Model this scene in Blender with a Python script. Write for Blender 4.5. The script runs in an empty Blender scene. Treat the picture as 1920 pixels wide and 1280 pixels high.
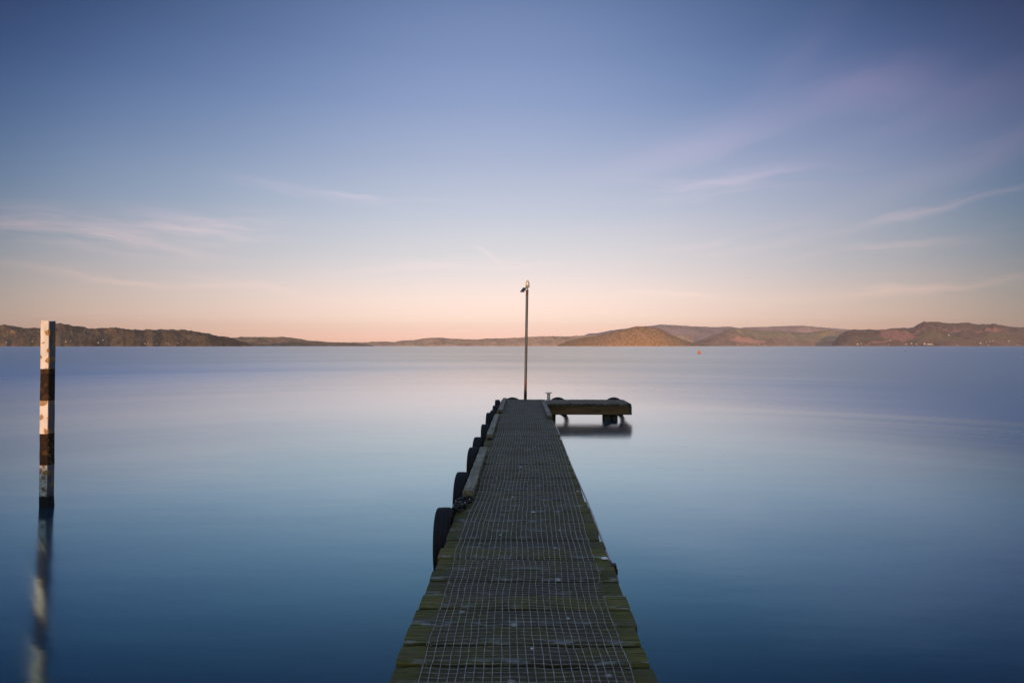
import bpy, math, random
import numpy as np
from math import sin, cos, tan, pi, radians, atan2, sqrt, exp
random.seed(7)
C = bpy.context.scene.collection
SC = bpy.context.scene

# ------------------------------------------------------------------ camera
F = 1150.0                      # focal length in pixels of a 1920 wide frame
PITCH = radians(2.0)
YAW = 0.018
H = 1.93                        # lens above the water
HORIZON = 648.5
PPY = HORIZON - F * tan(PITCH)
cam_d = bpy.data.cameras.new('camera')
cam = bpy.data.objects.new('camera', cam_d)
C.objects.link(cam)
cam.location = (0, 0, H)
cam.rotation_euler = (pi / 2 + PITCH, 0, YAW)
cam_d.sensor_fit = 'HORIZONTAL'
cam_d.sensor_width = 36
cam_d.lens = F / 1920 * 36
cam_d.shift_y = -(640 - PPY) / 1920
cam_d.clip_start = 0.05
cam_d.clip_end = 60000
SC.camera = cam

def ray(px, py):
    x = (px - 960) / F
    y = -(py - PPY) / F
    dx, dy, dz = x, cos(PITCH) - sin(PITCH) * y, sin(PITCH) + cos(PITCH) * y
    c, s = cos(YAW), sin(YAW)
    return (c * dx - s * dy, s * dx + c * dy, dz)

def on_z(px, py, z):
    d = ray(px, py)
    t = (z - H) / d[2]
    return (d[0] * t, d[1] * t, z)

def on_y(px, py, Y):
    d = ray(px, py)
    t = Y / d[1]
    return (d[0] * t, Y, H + d[2] * t)

# ------------------------------------------------------------------ node helper
class NT:
    def __init__(self, tree):
        self.t = tree
        self.n = tree.nodes
    def node(self, typ, **kw):
        n = self.n.new(typ)
        for k, v in kw.items():
            setattr(n, k, v)
        return n
    def put(self, sock, v):
        if isinstance(v, bpy.types.NodeSocket):
            self.t.links.new(v, sock)
        elif isinstance(v, bpy.types.Node):
            self.t.links.new(v.outputs[0], sock)
        else:
            if sock.type == 'RGBA' and hasattr(v, '__len__') and len(v) == 3:
                v = (*v, 1)
            sock.default_value = v
    def m(self, op, a, b=None, c=None, clamp=False):
        n = self.node('ShaderNodeMath', operation=op, use_clamp=clamp)
        self.put(n.inputs[0], a)
        if b is not None: self.put(n.inputs[1], b)
        if c is not None: self.put(n.inputs[2], c)
        return n.outputs[0]
    def v(self, op, a, b=None):
        n = self.node('ShaderNodeVectorMath', operation=op)
        self.put(n.inputs[0], a)
        if b is not None:
            self.put(n.inputs[1], b)
        return n.outputs['Value'] if op in ('DOT_PRODUCT', 'LENGTH') else n.outputs[0]
    def scale(self, vec, s):
        n = self.node('ShaderNodeVectorMath', operation='SCALE')
        self.put(n.inputs[0], vec); self.put(n.inputs['Scale'], s)
        return n.outputs[0]
    def xyz(self, vec):
        n = self.node('ShaderNodeSeparateXYZ'); self.put(n.inputs[0], vec)
        return n.outputs
    def comb(self, x, y, z):
        n = self.node('ShaderNodeCombineXYZ')
        self.put(n.inputs[0], x); self.put(n.inputs[1], y); self.put(n.inputs[2], z)
        return n.outputs[0]
    def noise(self, vec, scale, detail=4, rough=.55, dist=0.0):
        n = self.node('ShaderNodeTexNoise')
        self.put(n.inputs['Vector'], vec); n.inputs['Scale'].default_value = scale
        n.inputs['Detail'].default_value = detail; n.inputs['Roughness'].default_value = rough
        n.inputs['Distortion'].default_value = dist
        return n.outputs['Fac']
    def ramp(self, fac, stops, interp='LINEAR'):
        n = self.node('ShaderNodeValToRGB')
        n.color_ramp.interpolation = interp
        e = n.color_ramp.elements
        while len(e) < len(stops): e.new(0.5)
        for el, (p, c) in zip(e, stops):
            el.position = p
            el.color = (*c, 1) if hasattr(c, '__len__') else (c, c, c, 1)
        self.put(n.inputs[0], fac)
        return n.outputs['Color']
    def mix(self, fac, a, b, blend='MIX'):
        n = self.node('ShaderNodeMix', data_type='RGBA', blend_type=blend)
        self.put(n.inputs[0], fac); self.put(n.inputs[6], a); self.put(n.inputs[7], b)
        return n.outputs[2]
    def smooth(self, x, lo, hi):
        n = self.node('ShaderNodeMapRange', interpolation_type='SMOOTHSTEP')
        self.put(n.inputs[0], x); n.inputs[1].default_value = lo; n.inputs[2].default_value = hi
        return n.outputs[0]
    def stretch(self, vec, s):
        return self.v('MULTIPLY', vec, s)
    def bump(self, h, strength, dist):
        n = self.node('ShaderNodeBump')
        self.put(n.inputs['Height'], h); n.inputs['Strength'].default_value = strength
        n.inputs['Distance'].default_value = dist
        return n.outputs[0]

def new_mat(name):
    m = bpy.data.materials.new(name)
    m.use_nodes = True
    nt = NT(m.node_tree)
    b = nt.n['Principled BSDF']
    return m, nt, b

def lin(r, g, b):
    f = lambda c: (c / 255 / 12.92) if c / 255 <= .04045 else ((c / 255 + .055) / 1.055) ** 2.4
    return (f(r), f(g), f(b))

# ------------------------------------------------------------------ sky
ZEN = 1.15                       # how bright the sky overhead is
REAR = 3.0                      # and the afterglow behind the camera
SUN_EL = radians(2.6)
SUN_AZ = radians(15)            # the sun stands behind the camera, a little to its left
sun_vec = (-sin(SUN_AZ) * cos(SUN_EL), -cos(SUN_AZ) * cos(SUN_EL), sin(SUN_EL))

world = bpy.data.worlds.new('World')
SC.world = world
world.use_nodes = True
W = NT(world.node_tree)
bg = W.n['Background']
bg.inputs['Strength'].default_value = 0.1
tc = W.node('ShaderNodeTexCoord')
dirv = W.v('NORMALIZE', tc.outputs['Generated'])
dx, dy, dz = W.xyz(dirv)[:3]
nish = W.node('ShaderNodeTexSky', sky_type='NISHITA')
nish.sun_disc = False
nish.sun_elevation = SUN_EL
nish.sun_rotation = math.atan2(sun_vec[0], sun_vec[1])
nish.air_density = 1.2; nish.dust_density = 1.5; nish.ozone_density = 2.0
# elevation gradient of the antisolar sky: rose belt below, blue above, with lens vignette darkening put into the sky colour
CEN = (935, 575)
cdir = ray(*CEN); L_ = sqrt(sum(c * c for c in cdir)); cdir = tuple(c / L_ for c in cdir)
PW = ((3.27, .088, .0070), (3.62, -.066, .0080), (4.13, -.244, .0112))
def vignette_fall(px, py):
    d = ray(px, py); l = sqrt(sum(c * c for c in d))
    e = max(0, math.degrees(math.asin(d[2] / l)))
    k = sum(a * b for a, b in zip(d, cdir)) / l
    return [k ** (p0 + pl * e + p1 * e * e) for p0, pl, p1 in PW]
SKY = [(648, (238, 186, 162)), (630, (250, 203, 182)), (600, (254, 221, 205)), (565, (251, 225, 215)), (520, (236, 222, 222)), (480, (221, 217, 222)),
       (400, (196, 202, 218)), (304, (171, 182, 210)), (200, (145, 163, 201)), (104, (126, 147, 188)), (10, (110, 132, 174)), (-160, (88, 112, 160))]
GAIN = [(1.5, 1.5, 1.45), (1.42, 1.42, 1.4), (1.32, 1.36, 1.34), (1.2, 1.24, 1.22), (1.1, 1.14, 1.12), (1.05, 1.08, 1.07), (1.02, 1.05, 1.05), (1.0, 1.03, 1.03), (.98, 1, 1.02), (.97, .99, 1.02), (.96, .99, 1.02), (.96, .99, 1.02)]
stops = []
for (y, c), g in zip(SKY, GAIN):
    d = ray(920, y); sz = d[2] / sqrt(sum(q * q for q in d))
    stops.append((max(0, sz), tuple(v / max(k, .2) * gg for v, k, gg in zip(lin(*c), vignette_fall(920, y), g))))
stops.append((1.0, (.44, .40, .365)))
base = W.ramp(dz, stops)
az = W.m('MULTIPLY', W.m('ARCTAN2', dx, dy), 180 / pi)
el = W.m('MULTIPLY', W.m('ARCSINE', dz), 180 / pi)
elc = W.m('MINIMUM', W.m('MAXIMUM', el, 0.0), 32.0)
el2 = W.m('MULTIPLY', elc, elc)
cosg = W.m('MAXIMUM', W.v('DOT_PRODUCT', dirv, cdir), 0.05)
high = W.smooth(el, 34, 62)
fall = W.comb(*[W.m('MAXIMUM', W.m('POWER', cosg, W.m('ADD', W.m('MULTIPLY_ADD', el2, p1, p0), W.m('MULTIPLY', elc, pl))), W.m('MULTIPLY_ADD', high, ZEN, .03)) for p0, pl, p1 in PW])
corner = W.smooth(cosg, .69, .84)  # extra vignette darkening towards the frame corners, put into the sky colour
fall = W.v('MULTIPLY', fall, W.comb(W.m('MULTIPLY_ADD', corner, .42, .58), W.m('MULTIPLY_ADD', corner, .24, .76), W.m('MULTIPLY_ADD', corner, .17, .83)))
# thin pink cirrus streaks, placed by azimuth and elevation in degrees
def azel(px, py):
    d = ray(px, py); l = sqrt(sum(c * c for c in d))
    return (math.degrees(atan2(d[0], d[1])), math.degrees(math.asin(d[2] / l)))
aev = W.comb(az, el, 0.0)
warp = W.noise(W.stretch(aev, (.10, .25, 1)), 1.0, 3)
aew = W.v('ADD', aev, W.comb(0.0, W.m('MULTIPLY', W.m('SUBTRACT', warp, .5), 2.4), 0.0))
def streak(px, py, a, b, ang, wt, fine=(.09, .9), thr=.38):
    a0, e0 = azel(px, py)
    a /= 20.0; b /= 20.0
    r = radians(ang)
    rel = W.v('SUBTRACT', aew, (a0, e0, 0))
    u = W.v('DOT_PRODUCT', rel, (cos(r) / a, sin(r) / a, 0))
    v = W.v('DOT_PRODUCT', rel, (-sin(r) / b, cos(r) / b, 0))
    g = W.m('EXPONENT', W.m('MULTIPLY', W.m('ADD', W.m('MULTIPLY', u, u), W.m('MULTIPLY', v, v)), -1.0))
    n = W.noise(W.comb(W.m('MULTIPLY', u, a * fine[0]), W.m('MULTIPLY', v, b * fine[1]), px * .01), 1.0, 4, .55)
    n = W.smooth(n, thr, thr + .3)
    return W.m('MULTIPLY', W.m('MULTIPLY', g, n), wt)
soft = dict(fine=(.04, .22), thr=.22)
sts = [(725, 375, 120, 11, -4, .60), (545, 352, 110, 9, -4, .34), (90, 430, 150, 20, -3, 1.5), (370, 428, 110, 24, 2, 1.0),
       (1590, 158, 100, 34, 4, .30, soft), (1690, 172, 95, 32, -8, .32, soft), (1850, 170, 170, 40, 12, .28, soft), (1370, 345, 150, 20, -2, .65), (1800, 375, 210, 11, 9, .75),
       (1560, 300, 420, 130, 18, .26, soft), (220, 522, 150, 8, -3, .7), (1800, 528, 200, 14, 3, .8), (1660, 465, 150, 12, 3, .55),
       (1255, 555, 110, 5, -2, .45), (1900, 262, 200, 28, 16, .45, soft), (912, 477, 24, 5, -24, .45), (30, 400, 70, 10, 0, .6),
       (470, 530, 90, 9, -8, .4), (1490, 110, 110, 34, 40, .16, soft), (1420, 450, 160, 22, 4, .3), (280, 462, 90, 10, -4, .4), (820, 500, 300, 14, 2, .2), (1330, 270, 170, 30, 10, .35, soft)]
tot = None
for s in sts:
    q = streak(*s[:6], **(s[6] if len(s) > 6 else {}))
    tot = q if tot is None else W.m('ADD', tot, q)
tot = W.m('MINIMUM', tot, 1.1)
cloudc = W.ramp(dz, [(0, (.22, .10, .06)), (.14, (.22, .10, .07)), (.26, (.19, .10, .10)), (.45, (.16, .09, .105))])
sky = W.v('ADD', W.v('MULTIPLY', base, fall), W.scale(cloudc, W.m('MULTIPLY', W.m('MULTIPLY', tot, 1.7), W.m('POWER', cosg, 3.4))))
sky = W.scale(sky, 10.0)
behind = W.smooth(dy, .25, -.35)
sky = W.v('ADD', sky, W.scale(W.v('MINIMUM', nish.outputs[0], (3.0, 3.0, 3.0)), W.m('ADD', W.m('MULTIPLY', behind, REAR), .02)))
W.put(bg.inputs['Color'], sky)

# ------------------------------------------------------------------ sun and exposure
sd = bpy.data.lights.new('sun', 'SUN')
sd.energy = 4.2
sd.angle = radians(0.53)
sd.color = (1.0, .56, .29)
sun = bpy.data.objects.new('sun', sd)
C.objects.link(sun)
sun.rotation_euler = (pi / 2 - SUN_EL, 0, math.atan2(sun_vec[0], -sun_vec[1]) * 1.0)
import mathutils
sun.rotation_euler = mathutils.Vector(sun_vec).to_track_quat('Z', 'Y').to_euler()
SC.view_settings.view_transform = 'Standard'
SC.view_settings.look = 'None'
SC.view_settings.exposure = 0
SC.view_settings.gamma = 1
SC.render.engine = 'CYCLES'
SC.cycles.use_denoising = True
SC.cycles.denoiser = 'OPENIMAGEDENOISE'
SC.cycles.denoising_input_passes = 'RGB_ALBEDO_NORMAL'
SC.cycles.denoising_prefilter = 'ACCURATE'
SC.cycles.max_bounces = 6
SC.cycles.volume_bounces = 0
SC.cycles.sample_clamp_indirect = 6

# ------------------------------------------------------------------ mesh helpers
class MB:
    def __init__(self):
        self.v = []; self.f = []; self.tone = []; self.cur = 0.5; self.edge = {}
    def add(self, vs, fs):
        b = len(self.v)
        self.v.extend(vs)
        self.f.extend(tuple(b + i for i in f) for f in fs)
        self.tone.extend([self.cur] * len(fs))
    def box(self, x0, x1, y0, y1, z0, z1):
        self.add([(x, y, z) for x in (x0, x1) for y in (y0, y1) for z in (z0, z1)],
                 [(0, 1, 3, 2), (4, 6, 7, 5), (0, 4, 5, 1), (2, 3, 7, 6), (0, 2, 6, 4), (1, 5, 7, 3)])
    def tube(self, pts, r, n=6, cap=True):
        pts = [np.array(p, float) for p in pts]
        vs = []
        for i, p in enumerate(pts):
            a = pts[max(i - 1, 0)]; b = pts[min(i + 1, len(pts) - 1)]
            t = b - a; t /= (np.linalg.norm(t) + 1e-12)
            ref = np.array([0, 0, 1.]) if abs(t[2]) < .8 else np.array([1., 0, 0])
            u = np.cross(t, ref); u /= np.linalg.norm(u); w = np.cross(u, t)
            rr = r[i] if hasattr(r, '__len__') else r
            for k in range(n):
                ang = 2 * pi * (k + .5) / n
                vs.append(tuple(p + rr * (cos(ang) * u + sin(ang) * w)))
        fs = []
        for i in range(len(pts) - 1):
            for k in range(n):
                a = i * n + k; b = i * n + (k + 1) % n
                fs.append((a, b, b + n, a + n))
        if cap:
            fs.append(tuple(range(n - 1, -1, -1))); fs.append(tuple((len(pts) - 1) * n + k for k in range(n)))
        self.add(vs, fs)
    def lathe(self, prof, n=24, c=(0, 0, 0), cap=True):
        vs = []
        for r, z in prof:
            for k in range(n):
                a = 2 * pi * k / n
                vs.append((c[0] + r * cos(a), c[1] + r * sin(a), c[2] + z))
        fs = []
        for i in range(len(prof) - 1):
            for k in range(n):
                a = i * n + k; b = i * n + (k + 1) % n
                fs.append((a, b, b + n, a + n))
        if cap:
            fs.append(tuple(range(n - 1, -1, -1))); fs.append(tuple((len(prof) - 1) * n + k for k in range(n)))
        self.add(vs, fs)
    def build(self, name, mat, parent=None, smooth=False, bevel=0.0, origin=(0, 0, 0)):
        me = bpy.data.meshes.new(name)
        o0 = origin
        me.from_pydata([(v[0] - o0[0], v[1] - o0[1], v[2] - o0[2]) for v in self.v], [], self.f)
        me.materials.append(mat)
        at = me.attributes.new('tone', 'FLOAT', 'FACE')
        at.data.foreach_set('value', self.tone)
        if self.edge:
            ea = me.attributes.new('edge', 'FLOAT', 'POINT')
            arr = [0.0] * len(self.v)
            for k_, v_ in self.edge.items(): arr[k_] = v_
            ea.data.foreach_set('value', arr)
        if smooth:
            me.polygons.foreach_set('use_smooth', [True] * len(me.polygons))
        me.update()
        o = bpy.data.objects.new(name, me)
        C.objects.link(o)
        if parent is not None:
            o.parent = parent
        else:
            o.location = o0
        if bevel:
            md = o.modifiers.new('bevel', 'BEVEL'); md.width = bevel; md.segments = 2; md.limit_method = 'ANGLE'
        return o

def tag(o, label=None, cat=None, group=None, kind=None):
    if label: o['label'] = label
    if cat: o['category'] = cat
    if group: o['group'] = group
    if kind: o['kind'] = kind
    return o

def empty(name, loc):
    o = bpy.data.objects.new(name, None)
    o.location = loc
    o.empty_display_size = .2
    C.objects.link(o)
    return o

def hash2(ix, iy, seed):
    h = (ix.astype(np.int64) * 374761393 + iy.astype(np.int64) * 668265263 + seed * 974634777) & 0x7fffffff
    h = ((h ^ (h >> 13)) * 1274126177) & 0x7fffffff
    h = h ^ (h >> 16)
    return (h & 0xffff) / 65535.0
def vnoise(x, y, seed=0):
    x = np.asarray(x, float); y = np.asarray(y, float)
    ix = np.floor(x); iy = np.floor(y); fx = x - ix; fy = y - iy
    fx = fx * fx * (3 - 2 * fx); fy = fy * fy * (3 - 2 * fy)
    a = hash2(ix, iy, seed); b = hash2(ix + 1, iy, seed); c = hash2(ix, iy + 1, seed); d = hash2(ix + 1, iy + 1, seed)
    return (a * (1 - fx) + b * fx) * (1 - fy) + (c * (1 - fx) + d * fx) * fy
def fbm(x, y, seed=0, o=4):
    s = 0; a = .5; t = 0
    for i in range(o):
        s = s + a * vnoise(x * 2 ** i, y * 2 ** i, seed + i * 17); t += a; a *= .5
    return s / t

# ------------------------------------------------------------------ materials
def wood_mat(name, axis, moss_edge=None, dark=1.0, moss=.5, lichen=1.0, tint=(1, 1, 1)):
    m, n, b = new_mat(name)
    geo = n.node('ShaderNodeNewGeometry')
    pos = geo.outputs['Position']
    tone = n.node('ShaderNodeAttribute', attribute_name='tone').outputs['Fac']
    off = n.scale(n.comb(tone, tone, tone), 37.0)
    p = n.v('ADD', pos, off)
    st = {'x': (1.6, 38, 38), 'y': (38, 1.6, 38), 'z': (38, 38, 1.6)}[axis]
    grain = n.noise(n.stretch(p, st), 1.0, 6, .65, .4)
    fine = n.noise(n.stretch(p, tuple(v * 3.2 for v in st)), 1.0, 4, .6)
    blot = n.noise(p, 5.0, 5, .6)
    big = n.noise(p, 1.7, 3, .5)
    c = n.ramp(grain, [(.25, tuple(dark * v for v in (.022, .020, .014))), (.5, tuple(dark * v for v in (.078, .070, .052))), (.75, tuple(dark * v for v in (.19, .172, .138)))])
    c = n.mix(n.m('MULTIPLY', n.smooth(tone, 0, 1), .65), c, (.022, .021, .016))
    if tint != (1, 1, 1): c = n.mix(1.0, c, tint, 'MULTIPLY')
    mossf = n.smooth(n.m('ADD', n.m('MULTIPLY', blot, .7), n.m('MULTIPLY', big, .5)), .50, .74)
    if moss_edge:
        px = n.xyz(pos)[0]
        e = n.smooth(n.m('ADD', n.m('ABSOLUTE', px), n.m('MULTIPLY', n.m('SUBTRACT', blot, .5), .22)), moss_edge - .07, moss_edge + .05)
        mossf = n.m('MAXIMUM', n.m('MULTIPLY', mossf, moss), n.m('MULTIPLY', e, n.smooth(blot, .22, .58)))
    else:
        mossf = n.m('MULTIPLY', mossf, moss)
    mc = n.ramp(fine, [(.3, (.030, .025, .005)), (.5, (.108, .090, .014)), (.7, (.21, .18, .04))])
    mc = n.mix(n.m('MULTIPLY', tone, .6), mc, (.022, .024, .008))
    c = n.mix(mossf, c, mc)
    # pale lichen and weathered crust, and a few droppings
    crust = n.smooth(n.noise(n.stretch(p, (9, 26, 26) if axis == 'x' else (26, 9, 26)), 1.0, 6, .7), .60, .72)
    crust = n.m('MULTIPLY', crust, n.smooth(n.noise(p, 2.6, 2), .45, .62))
    c = n.mix(n.m('MULTIPLY', crust, .55 * lichen), c, (.23, .235, .22))
    ed = n.node('ShaderNodeAttribute', attribute_name='edge').outputs['Fac']
    rim = n.m('MULTIPLY', n.m('MULTIPLY', ed, n.smooth(n.noise(n.stretch(p, (7, 30, 30)), 1.0, 5, .7), .46, .60)), n.smooth(n.noise(p, 3.1, 2), .40, .58))
    c = n.mix(n.m('MULTIPLY', rim, .8 * lichen), c, (.27, .275, .26))
    vo = n.node('ShaderNodeTexVoronoi'); n.put(vo.inputs['Vector'], n.v('ADD', n.scale(pos, 7.0), n.scale(n.comb(fine, grain, 0.0), .5))); vo.inputs['Scale'].default_value = 1
    sep = n.xyz(vo.outputs['Color'])
    spot = n.m('MULTIPLY', n.smooth(vo.outputs['Distance'], .15, .09), n.m('GREATER_THAN', sep[0], .83))
    spot = n.m('MULTIPLY', spot, n.smooth(fine, .42, .52))
    c = n.mix(n.m('MULTIPLY', spot, .8 * lichen), c, (.48, .48, .46))
    n.put(b.inputs['Base Color'], c)
    n.put(b.inputs['Roughness'], n.ramp(mossf, [(0, .62), (1, .9)]))
    b.inputs['Specular IOR Level'].default_value = .35
    h = n.m('ADD', n.m('MULTIPLY', grain, .8), n.m('ADD', n.m('MULTIPLY', fine, .5), n.m('MULTIPLY', mossf, .5)))
    n.put(b.inputs['Normal'], n.bump(h, .7, .006))
    return m

M_deck = wood_mat('weathered_deck_wood', 'x', moss_edge=.475, moss=.85, dark=.56, tint=(1.34, 1.08, .50))
M_sidedeck = wood_mat('weathered_platform_wood', 'y', moss=.3, dark=.9)
M_kerb = wood_mat('grey_kerb_wood', 'y', moss=.42, dark=3.0, lichen=1.3)
M_beam = wood_mat('damp_brown_beam_wood', 'x', moss=.25, dark=.85, lichen=.3, tint=(1.9, 1.05, .45))
M_beamy = wood_mat('damp_brown_stringer_wood', 'y', moss=.25, dark=.6, lichen=.2)
M_pile = wood_mat('wet_pile_wood', 'z', moss=.3, dark=.4, lichen=.1)

def simple(name, c, rough=.5, metal=0.0, var=.3, scale=20, bump=.0, c2=None):
    m, n, b = new_mat(name)
    p = n.node('ShaderNodeNewGeometry').outputs['Position']
    f = n.noise(p, scale, 5, .6)
    c2 = c2 or tuple(v * (1 - var) for v in c)
    n.put(b.inputs['Base Color'], n.ramp(f, [(.35, c2), (.65, c)]))
    n.put(b.inputs['Roughness'], n.ramp(f, [(.3, max(0, rough - .12)), (.7, min(1, rough + .1))]))
    b.inputs['Metallic'].default_value = metal
    if bump:
        n.put(b.inputs['Normal'], n.bump(f, bump, .004))
    return m

def wire_mat():
    m, n, b = new_mat('galvanised_netting')
    p = n.node('ShaderNodeNewGeometry').outputs['Position']
    t = n.node('ShaderNodeAttribute', attribute_name='tone').outputs['Fac']
    f = n.noise(p, 30, 5, .6)
    bright = n.ramp(f, [(.35, (.15, .135, .115)), (.65, (.37, .335, .29))])
    dull = n.ramp(f, [(.35, (.07, .068, .062)), (.65, (.19, .185, .175))])
    n.put(b.inputs['Base Color'], n.mix(t, dull, bright))
    b.inputs['Roughness'].default_value = .55
    n.put(b.inputs['Metallic'], n.m('MULTIPLY', t, .3))
    return m
M_wire = wire_mat()
M_rubber = simple('worn_black_rubber', (.013, .013, .014), .8, 0, .5, 14, .3)
M_rubber.node_tree.nodes['Principled BSDF'].inputs['Specular IOR Level'].default_value = .25
M_bolt = simple('dark_iron', (.03, .026, .024), .6, .5, .5, 40)
M_chain = simple('rusty_dark_chain', (.035, .03, .028), .55, .4, .6, 60, c2=(.012, .010, .010))
M_shell = simple('white_shell', (.72, .72, .70), .5, 0, .2, 40)
M_conduit = simple('pale_conduit', (.42, .37, .35), .5, 0, .3, 10)
M_galv = simple('bollard_galvanised_steel', (.72, .66, .67), .5, .25, .25, 25)
M_panel = simple('dark_solar_glass', (.012, .013, .018), .25, 0, .2, 8)
M_frame = simple('aluminium_frame', (.25, .25, .26), .4, .6, .2, 20)
M_lamp = simple('pale_lantern_housing', (.42, .42, .43), .45, 0, .2, 20)
M_cap = simple('dark_lantern_bracket', (.06, .05, .05), .5, .2, .3, 20)
M_lens = simple('clear_lantern_lens', (.55, .50, .48), .12, 0, .1, 20)
M_orange = simple('orange_buoy_plastic', (.62, .14, .035), .45, 0, .2, 2)
M_buoyb = simple('dark_waterline_growth', (.07, .04, .02), .8, 0, .3, 4)
M_float = simple('black_float', (.02, .02, .02), .5, 0, .2, 4)

def pole_mat():
    m, n, b = new_mat('weathered_steel_pole')
    p = n.node('ShaderNodeNewGeometry').outputs['Position']
    z = n.xyz(p)[2]
    nz = n.noise(n.stretch(p, (30, 30, 3)), 1.0, 5, .65)
    c = n.ramp(nz, [(.3, (.045, .050, .064)), (.7, (.095, .105, .130))])
    lo = n.smooth(n.m('ADD', z, n.m('MULTIPLY', n.m('SUBTRACT', nz, .5), .35)), 1.02, .86)
    hi = n.smooth(n.m('ADD', z, n.m('MULTIPLY', n.m('SUBTRACT', nz, .5), .25)), 3.32, 3.42)
    rust = n.ramp(n.noise(n.stretch(p, (40, 40, 12)), 1, 4), [(.3, (.07, .024, .014)), (.7, (.16, .055, .03))])
    c = n.mix(n.m('MAXIMUM', lo, n.m('MULTIPLY', hi, .8)), c, rust)
    c = n.mix(n.smooth(z, .67, .64), c, (.02, .014, .012))
    n.put(b.inputs['Base Color'], c)
    b.inputs['Roughness'].default_value = .6
    b.inputs['Metallic'].default_value = .15
    return m
M_pole = pole_mat()

def post_mat():
    m, n, b = new_mat('banded_marker_paint')
    geo = n.node('ShaderNodeNewGeometry')
    p = n.node('ShaderNodeTexCoord').outputs['Object']
    nrm = n.node('ShaderNodeTexCoord').outputs['Normal']
    z = n.xyz(p)[2]
    wob = n.m('MULTIPLY', n.m('SUBTRACT', n.noise(p, 9, 3), .5), .012)
    zz = n.m('ADD', z, wob)
    a = lambda lo: n.m('GREATER_THAN', zz, lo)
    # black between the pairs of heights, white elsewhere
    bl = n.m('ADD', n.m('MULTIPLY', a(BAND[0]), n.m('LESS_THAN', zz, BAND[1])), n.m('MULTIPLY', a(BAND[2]), n.m('LESS_THAN', zz, BAND[3])))
    grain = n.noise(n.stretch(p, (70, 70, 3.5)), 1, 6, .7, .3)
    white = n.ramp(n.noise(n.stretch(p, (12, 12, 4)), 1, 5), [(.3, (.50, .48, .45)), (.6, (.66, .63, .60))])
    # the unlit side: its shade put into a darker grey over grained bare wood
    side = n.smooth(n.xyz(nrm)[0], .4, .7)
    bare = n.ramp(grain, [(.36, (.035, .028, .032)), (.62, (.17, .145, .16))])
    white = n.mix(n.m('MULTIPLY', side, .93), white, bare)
    white = n.mix(n.m('MULTIPLY', n.smooth(grain, .60, .72), .35), white, (.28, .24, .2))
    black = n.ramp(n.noise(p, 14, 5, .6), [(.35, (.010, .006, .004)), (.7, (.036, .018, .008))])
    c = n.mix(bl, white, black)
    # rust and lichen patches where paint has flaked
    vo = n.node('ShaderNodeTexVoronoi'); n.put(vo.inputs['Vector'], n.v('ADD', n.scale(p, 15.0), n.scale(n.comb(n.noise(p, 25, 5, .7), n.noise(p, 22, 5, .7), n.noise(p, 28, 5, .7)), 1.1))); vo.inputs['Scale'].default_value = 1
    sep = n.xyz(vo.outputs['Color'])
    size = n.m('MULTIPLY', n.m('MULTIPLY', sep[1], sep[1]), .85)
    fl = n.m('MULTIPLY', n.m('LESS_THAN', n.m('SUBTRACT', vo.outputs['Distance'], size), 0.0), n.m('GREATER_THAN', sep[0], .35))
    flc = n.ramp(n.noise(p, 60, 3), [(.3, (.16, .085, .03)), (.7, (.42, .26, .11))])
    c = n.mix(n.m('MULTIPLY', fl, n.m('SUBTRACT', .95, n.m('MULTIPLY', bl, .85))), c, flc)
    edge = n.m('MULTIPLY', n.smooth(n.m('ABSOLUTE', n.m('ADD', n.xyz(p)[0], -.050)), .018, .004), n.smooth(n.noise(p, 30, 4), .50, .60))
    c = n.mix(n.m('MULTIPLY', edge, .55), c, (.22, .14, .05))
    # the foot is grimy, darkened further for its reflection, then black with wet growth
    grime = n.m('MULTIPLY', n.smooth(z, .60, .05), n.smooth(n.noise(p, 16, 5, .7), .36, .62))
    c = n.mix(grime, c, (.055, .052, .045))
    wet = n.smooth(n.m('ADD', z, n.m('MULTIPLY', wob, 3.0)), .145, .125)
    c = n.mix(wet, c, (.012, .013, .012))
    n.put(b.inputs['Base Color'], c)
    b.inputs['Roughness'].default_value = .8
    b.inputs['Specular IOR Level'].default_value = .2
    n.put(b.inputs['Normal'], n.bump(n.m('ADD', grain, fl), .5, .004))
    return m

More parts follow.
